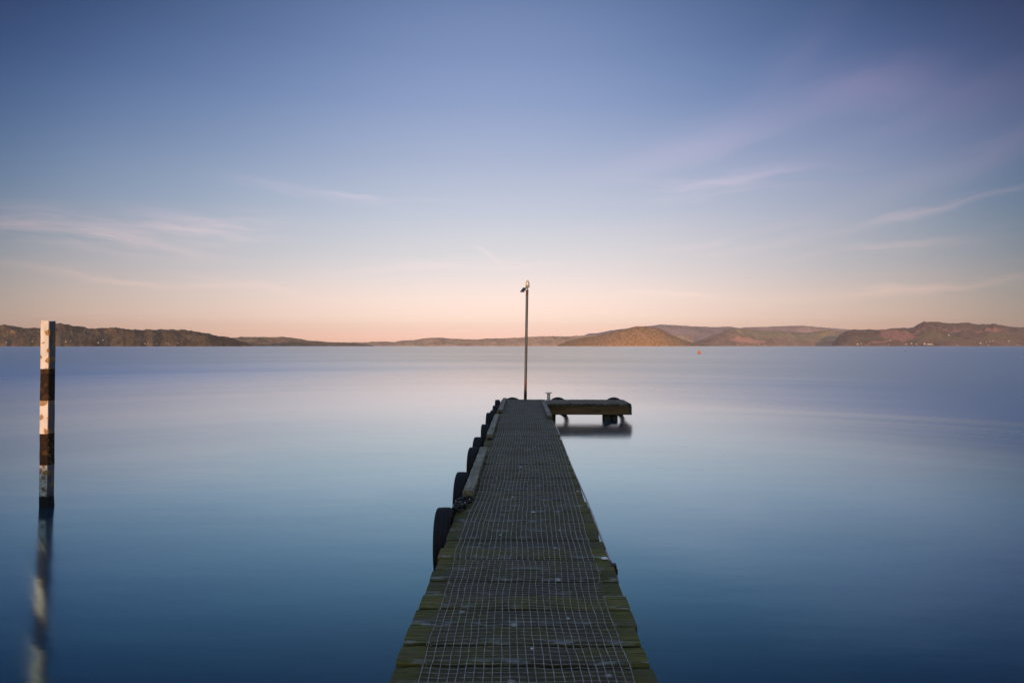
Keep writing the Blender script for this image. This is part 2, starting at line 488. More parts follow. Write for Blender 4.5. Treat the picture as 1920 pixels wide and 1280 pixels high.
# ------------------------------------------------------------------ water
def water_mat():
    m, n, b = new_mat('lake_water')
    p = n.node('ShaderNodeNewGeometry').outputs['Position']
    x, y, z = n.xyz(p)[:3]
    dist = n.v('LENGTH', n.comb(x, y, 0.0))
    # wind ruffles the open lake; the water near the jetty lies flat
    ln = n.m('LOGARITHM', n.m('MAXIMUM', dist, .5), 10.0)
    streak = n.noise(n.comb(n.m('MULTIPLY', x, .010), n.m('MULTIPLY', ln, 9.0), 0.0), 1.0, 5, .6, .3)
    fine = n.noise(n.comb(n.m('MULTIPLY', x, .012), n.m('MULTIPLY', ln, 46.0), 7.0), 1.0, 3, .6)
    fine = n.m('MULTIPLY', n.m('SUBTRACT', fine, .5), n.smooth(n.m('DIVIDE', x, n.m('MAXIMUM', dist, 1.0)), -.5, .45))
    patch = n.noise(n.comb(n.m('MULTIPLY', x, .022), n.m('MULTIPLY', ln, 3.0), 4.0), 1.0, 3, .5)
    lean = n.m('MULTIPLY', n.m('MAXIMUM', n.m('DIVIDE', x, n.m('MAXIMUM', dist, 1.0)), -.1), .52)
    t = n.m('ADD', n.m('ADD', ln, lean), n.m('ADD', n.m('MULTIPLY', n.m('SUBTRACT', streak, .5), .12), n.m('MULTIPLY', n.m('SUBTRACT', patch, .5), .18)))
    wind = n.smooth(t, 1.28, 2.0)
    rough = n.m('ADD', n.m('ADD', n.m('ADD', .08, n.m('MULTIPLY', n.smooth(ln, .95, 1.22), .07)), n.m('MULTIPLY', n.smooth(streak, .35, .65), .03)), n.m('MULTIPLY', wind, n.m('ADD', n.m('ADD', .33, n.m('MULTIPLY', n.smooth(ln, 1.9, 2.8), .10)), n.m('ADD', n.m('MULTIPLY', fine, .55), n.m('MULTIPLY', n.m('SUBTRACT', streak, .5), .28)))))
    calm = n.m('SUBTRACT', 1.0, n.m('MULTIPLY', wind, .0))
    wn = n.noise(n.comb(n.m('MULTIPLY', x, .8), n.m('MULTIPLY', y, 2.2), 0.0), 1.0, 3, .5)
    nr = n.bump(wn, .05, .05)
    # how much of the sky the lake gives back at each viewing slope: nearly all at a grazing look, blue and little below
    fr = n.node('ShaderNodeFresnel'); fr.inputs['IOR'].default_value = 1.33
    refl = n.ramp(fr.outputs[0], [(f_, c_) for f_, c_ in WATER])
    refl = n.mix(wind, refl, n.mix(1.0, refl, (1.10, .97, .77), 'MULTIPLY'))
    gl = n.node('ShaderNodeBsdfGlossy'); gl.distribution = 'GGX'
    n.put(gl.inputs['Color'], refl); n.put(gl.inputs['Roughness'], rough); gl.inputs['Anisotropy'].default_value = .6; n.put(gl.inputs['Tangent'], n.comb(0.0, 1.0, 0.0)); n.put(gl.inputs['Normal'], nr)
    df = n.node('ShaderNodeBsdfDiffuse')
    n.put(df.inputs['Color'], (.003, .012, .024))
    mx = n.node('ShaderNodeAddShader')
    n.put(mx.inputs[0], df.outputs[0]); n.put(mx.inputs[1], gl.outputs[0])
    n.put(n.n['Material Output'].inputs['Surface'], mx.outputs[0])
    return m
WATER = [(.03, (.03, .06, .08)), (.064, (.07, .12, .143)), (.086, (.118, .205, .220)), (.121, (.212, .355, .360)), (.175, (.36, .505, .515)), (.284, (.56, .68, .69)),
         (.426, (.66, .74, .77)), (.583, (.75, .80, .86)), (.72, (.78, .83, .91)), (.9, (.80, .85, .94))]
M_water = water_mat()
mb = MB()
xs = [-13000, -4000, -400, -60, 60, 400, 4000, 13000]
ys = [-60, 0, 40, 400, 4000, 13000]
vs = [(x, y, 0) for y in ys for x in xs]
fs = [(j * 8 + i, j * 8 + i + 1, (j + 1) * 8 + i + 1, (j + 1) * 8 + i) for j in range(len(ys) - 1) for i in range(7)]
mb.add(vs, fs)
tag(mb.build('lake_water', M_water), kind='structure')

# ------------------------------------------------------------------ the bank behind the camera (unseen, its crest shaped to shade the jetty)
M_bank = simple('bank_grass', (.05, .06, .02), .9, 0, .5, 2, .5)
mb = MB()
gx = np.concatenate([np.linspace(-150, -20, 60), np.linspace(-19.7, 10, 100), np.linspace(12, 150, 60)]); gy = np.linspace(-62, -9, 40)
GX, GY = np.meshgrid(gx, gy)
u = np.clip((-9 - GY) / 14, 0, 1); u = u * u * (3 - 2 * u)
crest = 1.92 + .74 / (1 + np.exp(-(GX + 12.3) / .3)) + .06 * (fbm(GX * .25, GY * 0 + 2, 3) - .5)
GZ = -.6 + (crest + .6) * u + .15 * (fbm(GX * .4, GY * .4, 8) - .5) * np.clip((-GY - 9) / 5, 0, 1) * (GY > -26)
GZ = np.where(GY < -34, crest - .4, GZ)
nx_ = len(gx)
mb.add([(float(a), float(b_), float(c_)) for a, b_, c_ in zip(GX.ravel(), GY.ravel(), GZ.ravel())],
       [(j * nx_ + i, j * nx_ + i + 1, (j + 1) * nx_ + i + 1, (j + 1) * nx_ + i) for j in range(len(gy) - 1) for i in range(nx_ - 1)])
tag(mb.build('shore_bank', M_bank, smooth=True), kind='structure')

# ------------------------------------------------------------------ far hills
def hill_mat(name, dark, mid, light, grass, bare, sc):
    m, n, b = new_mat(name)
    p = n.node('ShaderNodeNewGeometry').outputs['Position']
    f = n.noise(n.stretch(p, (1, .6, 1.6)), sc, 6, .62)
    f2 = n.noise(p, sc * 7, 4, .6)
    f3 = n.noise(n.stretch(p, (1, .5, 2.5)), sc * .35, 4, .55)
    mixf = n.m('ADD', n.m('MULTIPLY', f, .55), n.m('MULTIPLY', f2, .45))
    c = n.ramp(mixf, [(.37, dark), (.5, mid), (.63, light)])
    ga = n.node('ShaderNodeAttribute', attribute_name='grass').outputs['Fac']
    ba = n.node('ShaderNodeAttribute', attribute_name='bare').outputs['Fac']
    gf = n.smooth(n.m('ADD', ga, n.m('MULTIPLY', n.m('SUBTRACT', f3, .5), 1.6)), .40, .60)
    c = n.mix(n.m('MULTIPLY', gf, n.smooth(f2, .68, .52)), c, grass)
    bf = n.smooth(n.m('ADD', ba, n.m('MULTIPLY', n.m('SUBTRACT', f, .5), 1.8)), .42, .58)
    c = n.mix(n.m('MULTIPLY', bf, n.smooth(f2, .66, .48)), c, bare)
    n.put(b.inputs['Base Color'], c)
    b.inputs['Roughness'].default_value = 1.0
    b.inputs['Specular IOR Level'].default_value = 0.0
    return m

HILLS = {}
def hill(name, pts, D, Wd, mat, tree, seed, gully=.35, step=1.1, rows=44, spots=(), bare=(), pw=.95, treescale=2.6, front=None):
    xs = np.arange(pts[0][0], pts[-1][0] + step, step)
    yy = np.interp(xs, [p[0] for p in pts], [p[1] for p in pts])
    k = np.ones(5) / 5
    yy[3:-3] = np.convolve(np.pad(yy, 2, mode='edge'), k, 'valid')[3:-3]
    ts = np.concatenate([np.linspace(0, 1, rows) ** 1.1, [1.06, 1.2, 1.5]])
    X = np.zeros((len(ts), len(xs))); Y = X.copy(); Z = X.copy(); T = X.copy(); PX = X.copy()
    hd = np.array([ray(x, HORIZON) for x in xs])
    up = (HORIZON - yy) / F
    for j, t in enumerate(ts):
        fr = D if front is None else D + front * (fbm(xs * .02, xs * 0, seed + 5) - .5)
        d = fr + (D + Wd - fr) * t if t <= 1 else D + Wd * t
        X[j] = hd[:, 0] * d; Y[j] = hd[:, 1] * d
        ridge = up * (D + Wd) + H
        if t <= 1:
            s = sin(pi / 2 * t) ** pw
            g = fbm(xs * .035 + t * .9, t * 1.4 + xs * 0, seed) - .5
            g2 = fbm(xs * .12 + t * 1.5, t * 5 + xs * 0, seed + 2) - .5
            Z[j] = ridge * s * (1 + (gully * g * 2 + gully * .5 * g2) * min(1, (1 - t) * 2.5) * min(1, t * 4 + .3)) - 3 * (t == 0)
        else:
            Z[j] = ridge * max(0, 1 - (t - 1) * 2) ** 1.0 - 4
        T[j] = t; PX[j] = xs
    # forest canopy: bumps about one crown across, taller where the wood stands
    pxm = D / F
    cb = vnoise(X / (pxm * treescale), Y / (pxm * treescale * 5), seed + 9)
    cb2 = vnoise(X / (pxm * treescale * 3), Y / (pxm * treescale * 12), seed + 11)
    canopy = 1.5 * tree * pxm * (np.clip(cb * 1.3 - .3, 0, 1) * .7 + cb2 * .6)
    G = np.zeros_like(Z); B = np.zeros_like(Z)
    for (cx, ct, rx, rt, w) in spots:
        G += w * np.exp(-((PX - cx) / rx) ** 2 - ((T - ct) / rt) ** 2)
    for (cx, ct, rx, rt, w) in bare:
        B += w * np.exp(-((PX - cx) / rx) ** 2 - ((T - ct) / rt) ** 2)
    Z += canopy * np.clip(1.15 - G * .8 - B * .6, .12, 1.1) * (T <= 1.07) * np.clip(T * 30, 0, 1)
    nx = len(xs)
    me = bpy.data.meshes.new(name)
    nv = np.stack([X.ravel(), Y.ravel(), Z.ravel()], 1)
    fs = [(j * nx + i, j * nx + i + 1, (j + 1) * nx + i + 1, (j + 1) * nx + i) for j in range(len(ts) - 1) for i in range(nx - 1)]
    me.from_pydata(nv.tolist(), [], fs)
    me.materials.append(mat)
    for nm, arr in (('grass', G), ('bare', B)):
        at = me.attributes.new(nm, 'FLOAT', 'POINT'); at.data.foreach_set('value', arr.ravel().astype(np.float32))
    me.update()
    o = bpy.data.objects.new(name, me); C.objects.link(o)
    tag(o, kind='structure')
    HILLS[name + str(seed)] = (PX, X, Y, Z, T)
    return o

def on_hill(key, px, py):
    PX, X, Y, Z, T = HILLS[key]
    i = int(np.argmin(np.abs(PX[0] - px)))
    c, s = cos(-YAW), sin(-YAW)
    best = None
    for j in range(PX.shape[0] - 3):
        depth = s * X[j, i] + c * Y[j, i]
        yp = HORIZON - (Z[j, i] - H) / depth * F
        if best is None or abs(yp - py) < best[0]:
            best = (abs(yp - py), X[j, i], Y[j, i], max(Z[j, i], 0.2), depth)
    return best[1:]

forest_d, forest_m, forest_l = (.026, .020, .015), (.075, .055, .037), (.135, .098, .062)
grass_c = (.115, .125, .040)
bare_c = (.30, .155, .105)
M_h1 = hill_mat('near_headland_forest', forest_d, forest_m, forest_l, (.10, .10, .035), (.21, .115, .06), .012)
M_h2 = hill_mat('shore_hill_forest', (0.081, 0.057, 0.040), (0.196, 0.132, 0.083), (0.310, 0.209, 0.127), (0.22, 0.175, 0.09), bare_c, .010)  # paler hills below: part of the distance haze is put into their colours
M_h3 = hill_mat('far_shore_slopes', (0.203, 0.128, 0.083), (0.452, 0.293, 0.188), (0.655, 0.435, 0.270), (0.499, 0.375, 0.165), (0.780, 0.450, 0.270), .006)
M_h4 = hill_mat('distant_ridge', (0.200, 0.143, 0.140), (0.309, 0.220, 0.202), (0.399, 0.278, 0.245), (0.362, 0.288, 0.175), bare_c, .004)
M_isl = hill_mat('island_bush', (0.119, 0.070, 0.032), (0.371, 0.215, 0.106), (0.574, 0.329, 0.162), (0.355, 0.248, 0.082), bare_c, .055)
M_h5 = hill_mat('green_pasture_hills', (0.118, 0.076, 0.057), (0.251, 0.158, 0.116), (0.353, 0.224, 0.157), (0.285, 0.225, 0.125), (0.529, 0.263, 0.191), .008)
M_h6 = hill_mat('right_hill_bush', (0.040, 0.029, 0.028), (0.121, 0.076, 0.060), (0.196, 0.124, 0.090), (0.121, 0.097, 0.052), (0.345, 0.151, 0.121), .009)

left_pts = [(-420, 600), (-300, 606), (-200, 604), (-100, 612), (-40, 610), (0, 611.7), (6, 610), (17, 612.5), (28, 612.5), (45, 615.8), (67, 615.8), (76, 616.5), (102.5, 610.8), (125, 611.7), (150, 613.3), (158, 614.7),
            (167, 618), (208, 617.5), (223, 619.5), (247, 619.7), (253, 618), (267, 620.8), (275, 618.3), (290, 619), (327, 620), (367, 623.3), (373, 625), (387, 625.8), (398, 628.8), (412, 632), (423, 633.3), (435, 637), (460, 643.5), (472, 648.4)]
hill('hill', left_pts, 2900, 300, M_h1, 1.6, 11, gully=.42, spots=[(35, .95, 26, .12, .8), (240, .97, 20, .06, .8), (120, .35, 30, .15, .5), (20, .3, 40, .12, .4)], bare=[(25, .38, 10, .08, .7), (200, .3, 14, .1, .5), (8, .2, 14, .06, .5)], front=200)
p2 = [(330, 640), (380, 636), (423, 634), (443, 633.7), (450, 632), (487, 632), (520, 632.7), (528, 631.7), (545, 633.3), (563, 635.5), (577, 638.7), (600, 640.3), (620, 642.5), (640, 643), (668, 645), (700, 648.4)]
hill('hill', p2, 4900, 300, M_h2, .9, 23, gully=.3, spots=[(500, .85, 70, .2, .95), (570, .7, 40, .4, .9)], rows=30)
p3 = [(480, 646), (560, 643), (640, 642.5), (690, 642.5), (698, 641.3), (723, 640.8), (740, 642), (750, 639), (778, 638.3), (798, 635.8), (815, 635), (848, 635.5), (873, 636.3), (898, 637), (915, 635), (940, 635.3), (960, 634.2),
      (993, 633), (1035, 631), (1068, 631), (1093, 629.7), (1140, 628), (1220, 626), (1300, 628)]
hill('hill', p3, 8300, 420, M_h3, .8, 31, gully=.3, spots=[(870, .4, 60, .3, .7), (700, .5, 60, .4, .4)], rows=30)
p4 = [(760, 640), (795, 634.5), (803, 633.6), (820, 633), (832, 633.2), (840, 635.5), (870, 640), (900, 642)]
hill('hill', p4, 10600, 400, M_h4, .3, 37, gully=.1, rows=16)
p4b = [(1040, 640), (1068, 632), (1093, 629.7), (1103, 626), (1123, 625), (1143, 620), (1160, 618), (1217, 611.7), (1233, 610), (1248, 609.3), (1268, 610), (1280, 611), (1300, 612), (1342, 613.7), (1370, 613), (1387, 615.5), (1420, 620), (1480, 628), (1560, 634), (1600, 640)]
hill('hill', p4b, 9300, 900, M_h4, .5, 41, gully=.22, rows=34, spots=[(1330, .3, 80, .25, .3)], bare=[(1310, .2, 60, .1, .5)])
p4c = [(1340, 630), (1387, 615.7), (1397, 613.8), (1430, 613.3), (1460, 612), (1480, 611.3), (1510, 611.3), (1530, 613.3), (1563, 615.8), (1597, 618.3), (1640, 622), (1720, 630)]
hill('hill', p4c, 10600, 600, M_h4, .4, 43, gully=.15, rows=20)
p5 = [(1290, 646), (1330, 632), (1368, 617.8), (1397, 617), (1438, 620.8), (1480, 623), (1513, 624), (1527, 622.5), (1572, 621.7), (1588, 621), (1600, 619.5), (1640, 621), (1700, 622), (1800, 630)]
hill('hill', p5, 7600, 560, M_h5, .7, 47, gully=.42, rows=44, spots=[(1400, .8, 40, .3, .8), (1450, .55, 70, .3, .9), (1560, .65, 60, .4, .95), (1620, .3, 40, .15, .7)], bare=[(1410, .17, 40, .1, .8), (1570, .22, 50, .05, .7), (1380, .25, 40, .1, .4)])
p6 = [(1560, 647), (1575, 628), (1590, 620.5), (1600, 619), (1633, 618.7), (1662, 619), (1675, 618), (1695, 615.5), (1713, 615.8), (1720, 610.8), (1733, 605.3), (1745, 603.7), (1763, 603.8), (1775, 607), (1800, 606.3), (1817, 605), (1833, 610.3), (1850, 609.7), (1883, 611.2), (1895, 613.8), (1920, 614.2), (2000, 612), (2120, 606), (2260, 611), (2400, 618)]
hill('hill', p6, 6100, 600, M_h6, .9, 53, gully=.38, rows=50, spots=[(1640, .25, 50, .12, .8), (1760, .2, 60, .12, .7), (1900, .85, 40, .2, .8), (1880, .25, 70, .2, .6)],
     bare=[(1690, .38, 36, .24, 1.0), (1660, .6, 14, .25, .7), (1780, .55, 36, .10, .75), (1640, .12, 25, .05, .9), (1855, .42, 36, .10, .8)])
p7 = [(1044, 648.4), (1050, 645.5), (1060, 641.3), (1080, 635.8), (1118, 630.3), (1140, 625), (1157, 620), (1178, 615.8), (1192, 612), (1210, 612.5), (1235, 615.8), (1247, 620.8), (1257, 627.5), (1277, 635), (1280, 637.5), (1305, 644), (1318, 647), (1326, 648.4)]
isl = hill('island', p7, 4600, 300, M_isl, .42, 61, gully=.05, rows=50, step=.8, treescale=1.4, pw=.9)

# ------------------------------------------------------------------ houses on the far shore
M_hw = simple('white_house_wall', (.62, .58, .53), .8, 0, .1, 1)
M_hr = simple('pale_house_roof', (.55, .42, .36), .7, 0, .2, 1)
M_hr2 = simple('dark_house_roof', (.20, .14, .12), .7, 0, .2, 1)
def make_house(w, d, h):
    t = empty('house', (0, 0, 0))
    a = MB(); a.box(-w / 2, w / 2, -d / 2, d / 2, -2, h); 
    a.build('wall', M_hw, t)
    r = MB(); e = .06 * w
    r.add([(-w / 2 - e, -d / 2 - e, h), (w / 2 + e, -d / 2 - e, h), (w / 2 + e, d / 2 + e, h), (-w / 2 - e, d / 2 + e, h), (-w / 2 - e, 0, h + .45 * d), (w / 2 + e, 0, h + .45 * d)],
          [(0, 1, 5, 4), (2, 3, 4, 5), (0, 4, 3), (1, 2, 5), (3, 2, 1, 0)])
    r.build('roof', random.choice([M_hr, M_hr, M_hr2]), t)
    return t
def copy_tree(o, parent=None):
    c = o.copy(); C.objects.link(c)
    if parent is not None: c.parent = parent
    for ch in list(o.children): copy_tree(ch, c)
    return c
protos = [make_house(11, 9, 4.5), make_house(13, 9, 5), make_house(10, 9, 6)]
used = [False] * 3
sets = [
 ('hill11', 'pale house among the trees low on the dark left headland', [(61.5, 640.3, 3), (126, 640, 4), (133, 639.5, 2.5), (178.5, 633, 2), (186, 643.5, 4.5), (195, 637.5, 4), (273, 644, 3), (278, 645.3, 2.5), (295, 645, 2.5), (313, 643.5, 2.5), (317.5, 644, 2.5), (335, 643, 2.5), (13, 641.5, 3)]),
 ('hill31', 'tiny pale house on the low shore left of the light pole', [(741, 645.3, 3), (745, 645.4, 2), (760.5, 645.3, 3.5), (766.5, 645.4, 2.5), (773, 645.5, 2.5), (785, 645.5, 3.5), (808, 645.3, 3), (812, 645.2, 3), (817, 646, 3), (838.5, 645.6, 4), (842, 645.2, 3.5), (846, 645.4, 3), (860, 639.4, 2.5), (863, 639.4, 2), (889, 645.2, 2.5), (901, 645.8, 2), (929, 642, 2.5), (939.5, 645, 2), (943, 644.7, 2), (955, 646, 3), (657, 646, 2), (697, 646.2, 2)]),
 ('hill31', 'tiny pale house on the low shore right of the light pole', [(965, 645.4, 3), (977, 645.5, 3), (981.5, 644, 3), (992, 643.5, 2.5), (998, 644, 3), (1005, 643.5, 2), (1009, 644.5, 3), (1015, 642, 2), (1022, 641.5, 2), (1026, 645.5, 2)]),
 ('hill41', 'tiny pale house behind the right tip of the bushy island', [(1305, 640.5, 2.5), (1351.5, 638.5, 2), (1346, 643.8, 3.5), (1333, 641.5, 2)]),
 ('hill47', 'tiny pale house at the foot of the green pasture hills', [(1382, 646.3, 3), (1423, 646.2, 3), (1433, 646, 3), (1493, 645.3, 2.5), (1480, 638.5, 2), (1581, 646.3, 4), (1595, 646, 5)]),
 ('hill53', 'tiny pale house at the foot of the reddish right hill', [(1606, 646, 5), (1614, 644, 3), (1628, 644.8, 2.5), (1666, 646, 2.5), (1668, 638.5, 4), (1697, 645, 4), (1707, 644.8, 4.5), (1717, 645, 3.5), (1732, 645, 5), (1778, 628, 4), (1793, 646.5, 2.5), (1836, 643.7, 5), (1848, 641.3, 3), (1855, 640, 3), (1860, 639.5, 3), (1878, 640.5, 2), (1890, 639, 3.5), (1905, 647, 2), (1911, 646.8, 2), (1820, 637.5, 2), (1852, 646.5, 3)]),
]
for key, lab, lst in sets:
    for (px, py, wpx) in lst:
        k = random.randrange(3)
        o = protos[k] if not used[k] else copy_tree(protos[k])
        used[k] = True
        x, y, z, dep = on_hill(key, px, py + .6)
        s = wpx * dep / F / 11 * .52
        o.location = (x, y - 12 * s, z + 1.2 * s)
        o.scale = (s, s, s)
        o.rotation_euler = (0, 0, random.uniform(-.5, .5))
        tag(o, lab, 'house', 'houses scattered along the far shore')
# two long sheds
for (px, py, wpx, key, lab) in ((1554.5, 646.4, 14.5, 'hill47', 'long white shed on the shoreline below the green hills'), (1741, 644.8, 10, 'hill53', 'long pale shed at the foot of the reddish right hill')):
    x, y, z, dep = on_hill(key, px, py + .6)
    L = wpx * dep / F
    t = empty('shed', (x, y - 14, max(z, .5)))
    a = MB(); a.box(-L / 2, L / 2, -7, 7, -3, 6); a.build('wall', M_hw, t)
    r = MB(); r.add([(-L / 2 - 1, -8, 6), (L / 2 + 1, -8, 6), (L / 2 + 1, 8, 6), (-L / 2 - 1, 8, 6), (-L / 2 - 1, 0, 9), (L / 2 + 1, 0, 9)], [(0, 1, 5, 4), (2, 3, 4, 5), (0, 4, 3), (1, 2, 5), (3, 2, 1, 0)])
    r.build('roof', M_hr, t)
    tag(t, lab, 'shed')

# ------------------------------------------------------------------ jetty
DZ = .43                                       # deck level above the water
YEND = 17.3
jetty = empty('jetty', (0, -8, 0))
tag(jetty, 'long narrow timber jetty with wire netting on its planks and a short side platform', 'jetty')
def jb(mb, name, mat, parent=None, smooth=False, bevel=0.0):
    return mb.build(name, mat, parent or jetty, smooth=smooth, bevel=bevel, origin=(0, -8, 0))

def plank(mb, lo, hi, s0, s1, z, along='x', th=.045, seed=0):
    """one board: long axis from lo to hi, across from s0 to s1, with worn rounded edges"""
    mb.cur = random.random()
    n = max(10, int((hi - lo) / .035))
    w = s1 - s0
    prof = [(0, -th), (0, -.012), (.004, -.004), (.016, 0.0), (w * .33, .0012), (w * .66, .0008), (w - .013, 0.0), (w - .004, -.004), (w, -.012), (w, -th)]
    vs = []
    tilt = random.uniform(-.004, .004)
    la = np.linspace(lo, hi, n + 1)
    e0 = (vnoise(la * 9, la * 0 + seed, 5) - .5) * .007; e1 = (vnoise(la * 9, la * 0 + seed + 40, 6) - .5) * .007
    cup = random.uniform(-.002, .003)
    for i, a in enumerate(la):
        for k, (s, zz) in enumerate(prof):
            off = e0[i] if k < 4 else (e1[i] if k > 5 else 0)
            wear = -.004 * max(0, vnoise(np.array(a * 14), np.array(s * 30 + seed), 9).item() - .6) * (k in (2, 3, 6, 7)) * 4
            zc = z + zz + tilt * (s / w - .5) + cup * (2 * s / w - 1) ** 2 + wear
            p = (a, s0 + s + off, zc) if along == 'x' else (s0 + s + off, a, zc)
            mb.edge[len(mb.v) + len(vs)] = 1.0 if k in (2, 3) else (.25 if k == 7 else 0.0)
            vs.append(p)
    m = len(prof); fs = []
    for i in range(n):
        for k in range(m - 1):
            fs.append((i * m + k, (i + 1) * m + k, (i + 1) * m + k + 1, i * m + k + 1))
        fs.append((i * m + m - 1, (i + 1) * m + m - 1, (i + 1) * m, i * m))
    fs.append(tuple(range(m))); fs.append(tuple(n * m + k for k in range(m - 1, -1, -1)))
    if along != 'x': fs = [f[::-1] for f in fs]
    mb.add(vs, fs)

# seams read where they show; the rest at the same pitch
seam_px = [(1244.8, 1), (1206.9, 1), (1171.9, 0), (1139.8, 1), (1115, 0), (1087.3, 1), (1068, 0), (1046.5, 0), (1026.6, 1), (1010, 0), (994.5, 0), (975, 1), (957.5, 0)]
seams = [(on_z(980, y, DZ)[1], g) for y, g in seam_px]
y = seams[0][0]
while y > -8:
    y -= .207; seams.insert(0, (y, random.random() < .4))
y = seams[-1][0]
while y < YEND - .25:
    y += random.uniform(.198, .212); seams.append((y, random.random() < .35))
seams.append((YEND, 0))
deck = MB()
for i in range(len(seams) - 1):
    a, ga = seams[i]; b_, gb = seams[i + 1]
    gap0 = .0125 if ga else .0045; gap1 = .0125 if gb else .0045
    l = -.60 + random.uniform(-.014, .010); r = .605 + random.uniform(-.012, .014)
    plank(deck, l, r, a + gap0, b_ - gap1, DZ + random.uniform(-.009, .004), 'x', seed=i)
jb(deck, 'decking', M_deck)
side = MB()
x = .625; i = 0
while x < 2.79:
    w = min(random.uniform(.204, .214), 2.815 - x)
    big = i in (2, 5)
    plank(side, 16.02 + random.uniform(-.012, .012), 17.27 + random.uniform(-.01, .01), x + .005, x + w - (.022 if big else .007), DZ + random.uniform(-.004, .004), 'y', seed=200 + i)
    x += w; i += 1
jb(side, 'side_decking', M_sidedeck)

# beams, stringers and piles
for xx in (-.53, -.02, .50):
    s = MB(); s.box(xx - .045, xx + .045, -8, YEND - .08, DZ - .235, DZ - .052); jb(s, 'stringer', M_beamy, bevel=.006)
for yy_ in (-6.5, -3.4, -.3, 2.8, 5.9, 9.0, 12.1, 15.2, 17.0):
    s = MB(); s.box(-.56, .56, yy_ - .06, yy_ + .06, DZ - .40, DZ - .238); jb(s, 'crosshead', M_beam, bevel=.006)
    for xx in (-.42, .42):
        p_ = MB(); p_.lathe([(.11, -2.2), (.105, -.6), (.10, 0), (.098, DZ - .402)], 16, (xx, yy_, 0)); jb(p_, 'pile', M_pile, smooth=True)
s = MB(); s.box(-.6, .6, YEND - .075, YEND - .03, DZ - .29, DZ - .05); jb(s, 'end_board', M_beam, bevel=.005)
s = MB(); s.box(.66, 2.765, 16.06, 16.13, DZ - .287, DZ - .052); jb(s, 'platform_beam', M_beam, bevel=.007)
s = MB(); s.box(.66, 2.765, 17.14, 17.21, DZ - .17, DZ - .052); jb(s, 'platform_beam', M_beam, bevel=.007)
s = MB(); s.box(2.77, 2.822, 16.04, 17.25, DZ - .285, DZ - .050); jb(s, 'end_board', M_beamy, bevel=.005)
for xx, yy_, r in ((2.20, 16.28, .115), (2.41, 16.40, .10), (.76, 16.30, .10)):
    p_ = MB(); p_.lathe([(r * 1.1, -2.2), (r * 1.05, -.6), (r, 0), (r, DZ - .30)], 16, (xx, yy_, 0)); jb(p_, 'pile', M_pile, smooth=True)

# wire netting: one mesh per laid sheet
CELL = .0388
def sheet(y0, y1, xl0, xl1, xr0, xr1, seed, lift=.011, ragged=False, rl=.0023, rc=.0015, dull=.45):
    mb = MB()
    rows = int(round((y1 - y0) / CELL)) + 1
    cols = int(round((xr0 - xl0) / CELL)) + 1
    ysr = np.linspace(y0, y1, rows)
    u = (ysr - y0) / (y1 - y0)
    xl = xl0 + (xl1 - xl0) * u; xr = xr0 + (xr1 - xr0) * u
    cc = np.arange(cols) / (cols - 1)
    U = np.tile(ysr[:, None], (1, cols))
    Xb = xl[:, None] + (xr - xl)[:, None] * cc[None, :]
    Xw = Xb + (fbm(Xb * 2.2, U * 1.1, seed, 3) - .5) * .055 + (vnoise(Xb * 22, U * 9, seed + 3) - .5) * .007
    Yw = U + (fbm(Xb * 2.0, U * 1.3, seed + 7, 3) - .5) * .045 + (vnoise(Xb * 20, U * 11, seed + 4) - .5) * .007
    Zw = DZ + lift + (fbm(Xb * 3, U * 2.5, seed + 12, 3) - .45) * .022 + (vnoise(Xb * 30, U * 30, seed + 5) - .5) * .003
    Zw = np.maximum(Zw, DZ + .0055)
    # outermost wire on the right is broken away in places
    miss = np.zeros(rows, bool)
    if ragged:
        for (a, b_) in ((3.72, 3.95), (4.28, 4.42), (2.0, 2.3), (6.1, 6.6)):
            miss |= (ysr > a) & (ysr < b_)
    mb.cur = 1.0
    for c_ in range(cols):
        idx = [i for i in range(rows) if not (miss[i] and c_ == cols - 1)]
        run = []
        for k, i in enumerate(idx):
            if run and i != run[-1] + 1:
                if len(run) > 1: mb.tube([(Xw[q, c_], Yw[q, c_], Zw[q, c_] + .0012) for q in run], rl, 4, False)
                run = []
            run.append(i)
        if len(run) > 1: mb.tube([(Xw[q, c_], Yw[q, c_], Zw[q, c_] + .0012) for q in run], rl, 4, False)
    mb.cur = dull
    for i in range(rows):
        e = random.uniform(.0, .012) if ragged else 0
        pts = [(Xw[i, c_], Yw[i, c_], Zw[i, c_] - .0020) for c_ in range(cols)]
        if e: pts.append((pts[-1][0] + e, pts[-1][1], pts[-1][2]))
        mb.tube(pts, rc, 4, False)
    mb.cur = 1.0
    # staples holding the edges down
    for i in range(2, rows, 5):
        for c_ in (0, cols - 1):
            if random.random() < .6:
                x, y, z = Xw[i, c_], Yw[i, c_], Zw[i, c_]
                mb.tube([(x - .012, y + .004, DZ), (x - .009, y + .002, z + .007), (x + .009, y - .002, z + .007), (x + .012, y - .004, DZ)], .0026, 4, False)
    return jb(mb, 'wire_netting', M_wire)
sheet(-2.0, 4.30, -.448, -.472, .478, .492, 101, ragged=True)
sheet(4.32, 10.36, -.478, -.448, .490, .570, 131, ragged=False, lift=.012, rl=.0028, rc=.0013, dull=.0)
sheet(10.30, 17.22, -.452, -.46, .575, .535, 151, ragged=False, lift=.013, rl=.0030, rc=.0012, dull=.0)
def side_sheet():
    mb = MB()
    for k in range(55):
        xx = .66 + k * CELL
        if xx > 2.76: break
        mb.tube([(xx + .004 * sin(k * 1.7 + t), 16.07 + t * .115, DZ + .010 + .003 * sin(t * 2 + k)) for t in range(11)], .0021, 4, False)
    for j in range(30):
        yy_ = 16.08 + j * CELL
        mb.tube([(.65 + t * .15, yy_ + .003 * sin(j + t), DZ + .008 + .003 * sin(t * 2 + j)) for t in range(15)], .0019, 4, False)
    return jb(mb, 'wire_netting', M_wire)
side_sheet()

